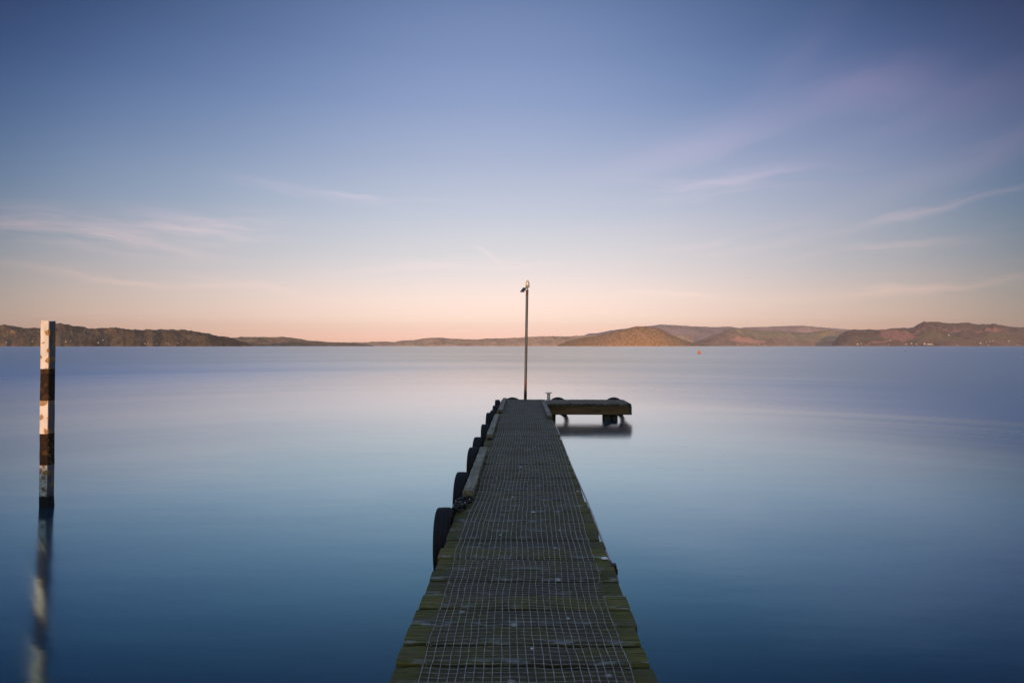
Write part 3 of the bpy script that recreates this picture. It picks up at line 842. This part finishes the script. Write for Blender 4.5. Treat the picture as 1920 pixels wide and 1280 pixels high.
# kerb rails on packers
def kerb(x0, x1, y0, y1, z0=.0, tilt=0.0):
    mb = MB(); mb.cur = random.random()
    n = int((y1 - y0) / .06)
    vs = []; fs = []
    prof = [(0, .028), (0, .062), (.25, 0), (0, 0)]
    w = x1 - x0; zt = DZ + .088 + z0; zb = DZ + .034
    pr = [(0, zb), (0, zt - .010), (.010, zt), (w * .5, zt + .001), (w - .010, zt), (w, zt - .010), (w, zb)]
    for i in range(n + 1):
        yy_ = y0 + (y1 - y0) * i / n
        for k, (xx, zz) in enumerate(pr):
            j1 = (vnoise(np.array(yy_ * 7.), np.array(k * 3.3 + x0 * 9), 3).item() - .5) * .009
            j2 = (vnoise(np.array(yy_ * 11.), np.array(k * 5.3 + x0 * 9), 4).item() - .5) * .008
            vs.append((x0 + xx + j1 + tilt * (i / n), yy_ + (j2 * 1.5 if i in (0, n) else 0), zz + j2 * (0 < k < 6)))
    m = len(pr)
    for i in range(n):
        for k in range(m):
            fs.append((i * m + k, i * m + (k + 1) % m, (i + 1) * m + (k + 1) % m, (i + 1) * m + k)[::-1])
    fs.append(tuple(range(m))); fs.append(tuple(n * m + k for k in range(m - 1, -1, -1)))
    mb.add(vs, fs)
    o = jb(mb, 'kerb_rail', M_kerb)
    yy_ = y0 + .12
    while yy_ < y1 - .05:
        q = MB(); q.box(x0 + .012, x1 - .012, yy_ - .05, yy_ + .05, DZ + .004, DZ + .034)
        pk = q.build('packer', M_beam, o, bevel=.003, origin=(0, -8, 0))
        yy_ += .85
    return o
kerb(-.592, -.487, 6.05, 8.66, tilt=-.012)
kerb(-.590, -.490, 9.86, 12.80, tilt=-.005)
kerb(-.560, -.455, 13.72, 16.8, tilt=.01)
kerb(.495, .600, 12.63, 15.90, tilt=-.02)

# pale conduit clipped to the right-hand edge
cd = MB()
cd.tube([(.618 + .006 * sin(y * 1.3), y, DZ - .012 - .010 * abs(sin(y * 1.1))) for y in np.arange(4.35, 11.6, .12)], .009, 8)
jb(cd, 'conduit', M_conduit, smooth=True)
cl = MB(); cl.box(.600, .640, 4.26, 4.31, DZ - .05, DZ + .004); cl.box(.62, .645, 4.245, 4.29, DZ - .06, DZ - .02)
jb(cl, 'clip', M_bolt, bevel=.004)

# ------------------------------------------------------------------ tyres
def make_tyre():
    """axis along local X; origin at its centre"""
    R, ri, w = .305, .185, .138
    prof = []   # (x across, radius)
    hw = w / 2
    pr = [(-hw * .72, ri), (-hw * .86, ri + .012), (-hw * .98, ri + .045), (-hw * 1.0, R - .060), (-hw * .96, R - .030), (-hw * .86, R - .010), (-hw * .72, R - .002), (-hw * .36, R),
          (-hw * .30, R - .006), (-hw * .24, R), (hw * .24, R), (hw * .30, R - .006), (hw * .36, R), (hw * .72, R - .002), (hw * .86, R - .010), (hw * .96, R - .030), (hw * 1.0, R - .060), (hw * .98, ri + .045), (hw * .86, ri + .012), (hw * .72, ri),
          (hw * .60, ri + .012), (hw * .84, ri + .05), (hw * .80, R - .035), (0, R - .016), (-hw * .80, R - .035), (-hw * .84, ri + .05), (-hw * .60, ri + .012)]
    n = 120; mb = MB(); vs = []
    for k in range(n):
        a = 2 * pi * k / n
        notch = .0075 if k % 3 == 0 else 0
        for j, (x, r) in enumerate(pr):
            rr = r - (notch if j in (5, 6, 13, 14) else 0)
            vs.append((x, rr * cos(a), rr * sin(a)))
    m = len(pr); fs = []
    for k in range(n):
        for j in range(m):
            a = k * m + j; b_ = k * m + (j + 1) % m; c_ = ((k + 1) % n) * m + (j + 1) % m; d_ = ((k + 1) % n) * m + j
            fs.append((a, d_, c_, b_))
    mb.add(vs, fs)
    o = mb.build('tyre', M_rubber, None, smooth=True)
    return o
tyre0 = make_tyre()
left = [(5.30, -.676, .235, 1.0, 'nearest black tyre hung on the left side of the jetty before the first kerb rail'),
        (6.80, -.676, .235, 1.0, 'black tyre hung beside the near half of the longest left kerb rail'),
        (8.52, -.682, .225, 1.0, 'black tyre hung beside the far end of the nearest left kerb rail'),
        (9.55, -.700, .215, 1.0, 'black tyre hung in the gap between the first and second left kerb rails'),
        (10.95, -.676, .235, 1.0, 'black tyre hung beside the near end of the middle left kerb rail'),
        (12.90, -.706, .230, 1.0, 'black tyre hung beside the far end of the middle left kerb rail'),
        (13.85, -.676, .205, .92, 'black tyre hung between the middle and the farthest left kerb rails'),
        (15.00, -.676, .205, .92, 'black tyre hung beside the middle of the farthest left kerb rail'),
        (16.35, -.676, .215, .95, 'black tyre hung beside the far end of the farthest left kerb rail')]
left[1] = (*left[1][:4], 'black tyre hung beside the near half of the nearest left kerb rail')
first = True
def next_tyre():
    global first
    if first:
        first = False
        return tyre0
    c = tyre0.copy(); C.objects.link(c); return c
for (Y, x, zc, s, lab) in left:
    o = next_tyre()
    o.location = (x, Y, zc); o.scale = (1, s, s)
    o.rotation_euler = (random.uniform(0, 6), random.uniform(-.03, .03), random.uniform(-.04, .04))
    tag(o, lab, 'tyre', 'old tyres hung round the jetty as fenders')
for (px, s, zc, lab) in ((960.7, 1.0, .178, 'tyre top showing over the far end of the deck left of the light pole'), (1046, 1.0, .182, 'tyre top showing over the far edge just right of the steel bollard'), (1151, 1.0, .182, 'tyre top showing over the far edge near the right end of the side platform')):
    o = next_tyre()
    Y = YEND + .09
    o.location = (on_y(px, 748, Y)[0], Y, zc); o.scale = (1, s, s)
    o.rotation_euler = (random.uniform(0, 6), 0, pi / 2)
    tag(o, lab, 'tyre', 'old tyres hung round the jetty as fenders')

# ------------------------------------------------------------------ chain heap with shells
def link(mb, c, ax, up, L=.055, Wd=.034, r=.0075):
    ax = np.array(ax) / np.linalg.norm(ax); up = np.array(up) - ax * np.dot(ax, up); up /= np.linalg.norm(up)
    pts = []
    for k in range(15):
        a = 2 * pi * k / 14
        pts.append(np.array(c) + ax * cos(a) * L / 2 + up * sin(a) * Wd / 2)
    mb.tube(pts, r, 6, False)
ch = MB()
rr = random.Random(3)
for k in range(30):
    t = k / 29
    c = (-.60 + .10 * sin(k * 1.3) * (.4 + .6 * t) * .7 + .06 * t, 5.55 + .42 * t + rr.uniform(-.04, .04), DZ + .022 + abs(rr.gauss(0, .018)))
    link(ch, c, (rr.uniform(-1, 1), rr.uniform(-1, 1), rr.uniform(-.4, .4)), (rr.uniform(-1, 1), rr.uniform(-1, 1), rr.uniform(-.2, 1)))
for k in range(10):
    link(ch, (-.640 - .008 * sin(k), 5.60 + .012 * k, DZ - .01 - .03 * k), (0, .2, 1), (k % 2, 1 - k % 2, 0.01))
ct = empty('chain', (-.58, 5.7, DZ))
tag(ct, 'dark heap of chain with white shell bits on the left deck edge', 'chain')
ch.build('links', M_chain, ct, smooth=True, origin=(-.58, 5.7, DZ))
sh = MB()
for k in range(8):
    c = (-.575 + rr.uniform(-.07, .07), 5.72 + rr.uniform(-.17, .2), DZ + .045 + rr.uniform(0, .02))
    r_ = rr.uniform(.004, .009)
    sh.lathe([(r_ * .2, -r_ * .4), (r_, 0), (r_ * .6, r_ * .5), (r_ * .1, r_ * .6)], 7, c)
so = sh.build('shell_bits', M_shell, ct, smooth=True, origin=(-.58, 5.7, DZ))

# a single shell on the right edge
mb = MB(); sx, sy, _ = on_z(1133.5, 1049, DZ)
mb.lathe([(.004, .001), (.017, .002), (.022, .006), (.018, .012), (.008, .017), (.001, .018)], 14)
o = mb.build('shell', M_shell, None, smooth=True); o.location = (sx, sy, DZ + .003); o.scale = (1.2, .8, 1)
tag(o, 'small white shell lying on the mossy right edge of the jetty', 'shell')
# white splash of bird lime on the planks
def dropping(px, py, s):
    mb = MB(); x, y, _ = on_z(px, py, DZ)
    n = 18; vs = [(0, 0, .006)]
    for k in range(n):
        a = 2 * pi * k / n; r_ = s * (.55 + .6 * rr.random())
        vs.append((r_ * cos(a), r_ * sin(a) * .9, 0))
    mb.add(vs, [(0, 1 + k, 1 + (k + 1) % n) for k in range(n)])
    mb.v = [(v[0] + x, v[1] + y, v[2] + DZ + .003) for v in mb.v]
    return mb
for (px, py, s, ) in ((999.5, 960, .020), (976, 876, .022), (975, 884, .014), (962, 932, .014), (1018, 896, .013), (938, 1003, .014), (998, 1216, .010), (1065, 1160, .013), (930, 896, .013), (1083, 921, .012), (1003, 838, .016), (1049, 994, .009)):
    jb(dropping(px, py, s), 'bird_dropping', M_shell)

# ------------------------------------------------------------------ light pole
PY = YEND + .06
b0 = on_y(985, 748, PY); t0 = on_y(988.3, 545, PY)
lp = empty('light_pole', (b0[0], PY, .05))
tag(lp, 'tall thin steel light pole with a small solar lantern at the end of the jetty', 'light pole')
O = (b0[0], PY, .05)
lx = lambda z: b0[0] + (t0[0] - b0[0]) * (z - b0[2]) / (t0[2] - b0[2])
mb = MB(); zs = np.linspace(-1.2, t0[2], 30)
mb.tube([(lx(z), PY, z) for z in zs], [.043 if z < .66 else .038 for z in zs], 20)
mb.build('pole', M_pole, lp, smooth=True, origin=O)
zt = t0[2]; xt = lx(zt)
mb = MB(); mb.lathe([(.036, 0), (.036, .015), (.016, .02), (.016, .085), (.045, .09), (.055, .10), (.055, .13), (.03, .135)], 20, (xt + .012, PY, zt)); mb.build('lantern_base', M_cap, lp, smooth=False, origin=O)
lz = zt + .085
mb = MB(); mb.lathe([(.048, 0), (.054, .01), (.054, .055), (.064, .06), (.064, .072), (.05, .078), (.05, .10)], 24, (xt + .014, PY, lz)); ho = mb.build('lantern_housing', M_lamp, lp, origin=O)
mb = MB(); mb.lathe([(.046, .10), (.05, .115), (.05, .135), (.064, .14), (.062, .15), (.044, .155)], 24, (xt + .014, PY, lz)); mb.build('lens', M_lens, ho, smooth=False, origin=O)
mb = MB(); mb.lathe([(.040, .155), (.040, .175), (.032, .19), (.018, .205), (.006, .212), (.004, .235)], 24, (xt + .014, PY, lz)); mb.build('lantern_cap', M_lamp, ho, smooth=True, origin=O)
# solar panel leaning out on the left
pc = np.array(on_y(981.5, 543.5, PY)); 
tl = [np.array(on_y(*q)) for q in ((981, 539.3, PY + .07), (987.5, 539.8, PY + .03), (981.8, 547.8, PY - .09), (975.2, 547, PY - .06))]
nrm = np.cross(tl[1] - tl[0], tl[3] - tl[0]); nrm /= np.linalg.norm(nrm)
def slab(cs, th0, th1, shrink=0.0):
    c0 = sum(cs) / 4
    q = [c + (c0 - c) * shrink for c in cs]
    m = MB(); vs = [tuple(c + nrm * th0) for c in q] + [tuple(c + nrm * th1) for c in q]
    m.add(vs, [(0, 1, 2, 3), (7, 6, 5, 4), (0, 4, 5, 1), (1, 5, 6, 2), (2, 6, 7, 3), (3, 7, 4, 0)])
    return m
pf = slab(tl, -.010, .010).build('solar_panel', M_frame, lp, origin=O)
slab(tl, -.0115, .0115, .14).build('solar_cells', M_panel, pf, origin=O)
mb = MB(); mb.tube([tuple(pc), (xt, PY, zt + .01)], .010, 8); mb.build('bracket', M_cap, lp, origin=O)

# ------------------------------------------------------------------ bollard
bx, by, bz = on_y(1028.7, 749.5, 16.95)
bo = empty('bollard', (bx, 16.95, DZ)); O2 = (bx, 16.95, DZ)
tag(bo, 'pale steel mooring bollard with a flat flanged top standing at the side platform corner', 'bollard')
mb = MB(); mb.lathe([(.085, 0.003), (.085, .016), (.047, .017)], 28, (bx, 16.95, DZ)); mb.build('base_plate', M_galv, bo, origin=O2)
mb = MB(); mb.lathe([(.046, .016), (.045, .10), (.045, .205)], 28, (bx, 16.95, DZ)); mb.build('shaft', M_galv, bo, smooth=True, origin=O2)
mb = MB(); mb.lathe([(.046, .205), (.096, .206), (.098, .222), (.09, .226)], 28, (bx, 16.95, DZ)); mb.build('top_flange', M_galv, bo, origin=O2)

# ------------------------------------------------------------------ banded marker post
px0, py0, _ = on_z(87.2, 950, 0)
ptop = on_y(89.3, 601.5, py0 - .01)
hp = ptop[2]
zb = lambda yp: on_y(88, yp, py0)[2]
BAND = [zb(870.5), zb(812), zb(750.5), zb(691)]
M_post = post_mat()
post = empty('marker_post', (px0, py0, 0))
tag(post, 'square timber marker post with peeling white and black bands standing in the lake', 'post')
mb = MB()
S = .0548
n = 60
vs = []
cr = [(-1, -.86), (-.86, -1), (.86, -1), (1, -.86), (1, .86), (.86, 1), (-.86, 1), (-1, .86)]
lean = (ptop[0] - px0) / hp
for i in range(n + 1):
    z = -2.0 + (hp + 2.0) * i / n
    bulge = 1 + .18 * exp(-((z - .0) / .07) ** 2)
    for k, (a, b_) in enumerate(cr):
        j = (vnoise(np.array(z * 8.), np.array(k * 4.7), 2).item() - .5) * .004
        xx = a * S + j + (S * (bulge - 1) if a > 0 else 0)
        zz = z + ((vnoise(np.array(k * 3.1), np.array(.5), 8).item() - .5) * .02 if i == n else 0)
        vs.append((lean * z + xx, b_ * S + j, zz))
fs = []
for i in range(n):
    for k in range(8):
        a = i * 8 + k; b_ = i * 8 + (k + 1) % 8
        fs.append((a, b_, b_ + 8, a + 8))
fs.append(tuple(n * 8 + k for k in range(8)))
mb.add(vs, fs)
po = mb.build('banded_timber', M_post, post)

# ------------------------------------------------------------------ buoy and floats
bxx, byy, _ = on_z(1311, 663.2, 0)
bu = empty('buoy', (bxx, byy, 0))
tag(bu, 'small orange can shaped buoy floating far out on the lake', 'buoy')
sc_ = byy / F
mb = MB(); mb.lathe([(2.9 * sc_, .5 * sc_), (2.9 * sc_, 1.2 * sc_), (2.2 * sc_, 3.4 * sc_), (1.6 * sc_, 5.2 * sc_), (1.3 * sc_, 5.8 * sc_), (.5 * sc_, 6.1 * sc_)], 24); mb.build('body', M_orange, bu, smooth=True)
mb = MB(); mb.lathe([(2.2 * sc_, -1.5 * sc_), (3.0 * sc_, -.3 * sc_), (3.0 * sc_, .5 * sc_)], 24); mb.build('float_collar', M_buoyb, bu, smooth=True)
fx, fy, _ = on_z(1697, 658.4, 0)
mb = MB(); q = fy / F
mb.lathe([(.3 * q, -.8 * q), (1.3 * q, -.3 * q), (1.5 * q, .2 * q), (1.0 * q, .7 * q), (.3 * q, .9 * q)], 16)
o = mb.build('float', M_float, None, smooth=True); o.location = (fx, fy, 0)
tag(o, 'tiny dark float on the open lake below the reddish right hill', 'float')
fx, fy, _ = on_z(1915, 671, 0)
mb = MB(); q = fy / F
mb.lathe([(.3 * q, -.8 * q), (.9 * q, -.2 * q), (1.0 * q, .3 * q), (.7 * q, .8 * q), (.2 * q, 1.0 * q)], 16)
o = mb.build('float', M_shell, None, smooth=True); o.location = (fx, fy, 0)
tag(o, 'tiny white float on the lake at the right edge of the picture', 'float')

# ------------------------------------------------------------------ haze
HAZE = 4.2e-5
if HAZE:
    mb = MB(); mb.box(-13200, 13200, -75, 13200, -4, 470)
    m = bpy.data.materials.new('haze'); m.use_nodes = True
    for nn in list(m.node_tree.nodes):
        if nn.type != 'OUTPUT_MATERIAL': m.node_tree.nodes.remove(nn)
    pv = m.node_tree.nodes.new('ShaderNodeVolumePrincipled')
    pv.inputs['Color'].default_value = (.97, .88, .84, 1)
    pv.inputs['Density'].default_value = HAZE
    pv.inputs['Anisotropy'].default_value = 0.0
    m.node_tree.links.new(pv.outputs[0], [q for q in m.node_tree.nodes if q.type == 'OUTPUT_MATERIAL'][0].inputs['Volume'])
    hz = mb.build('haze', m)
    tag(hz, kind='stuff')
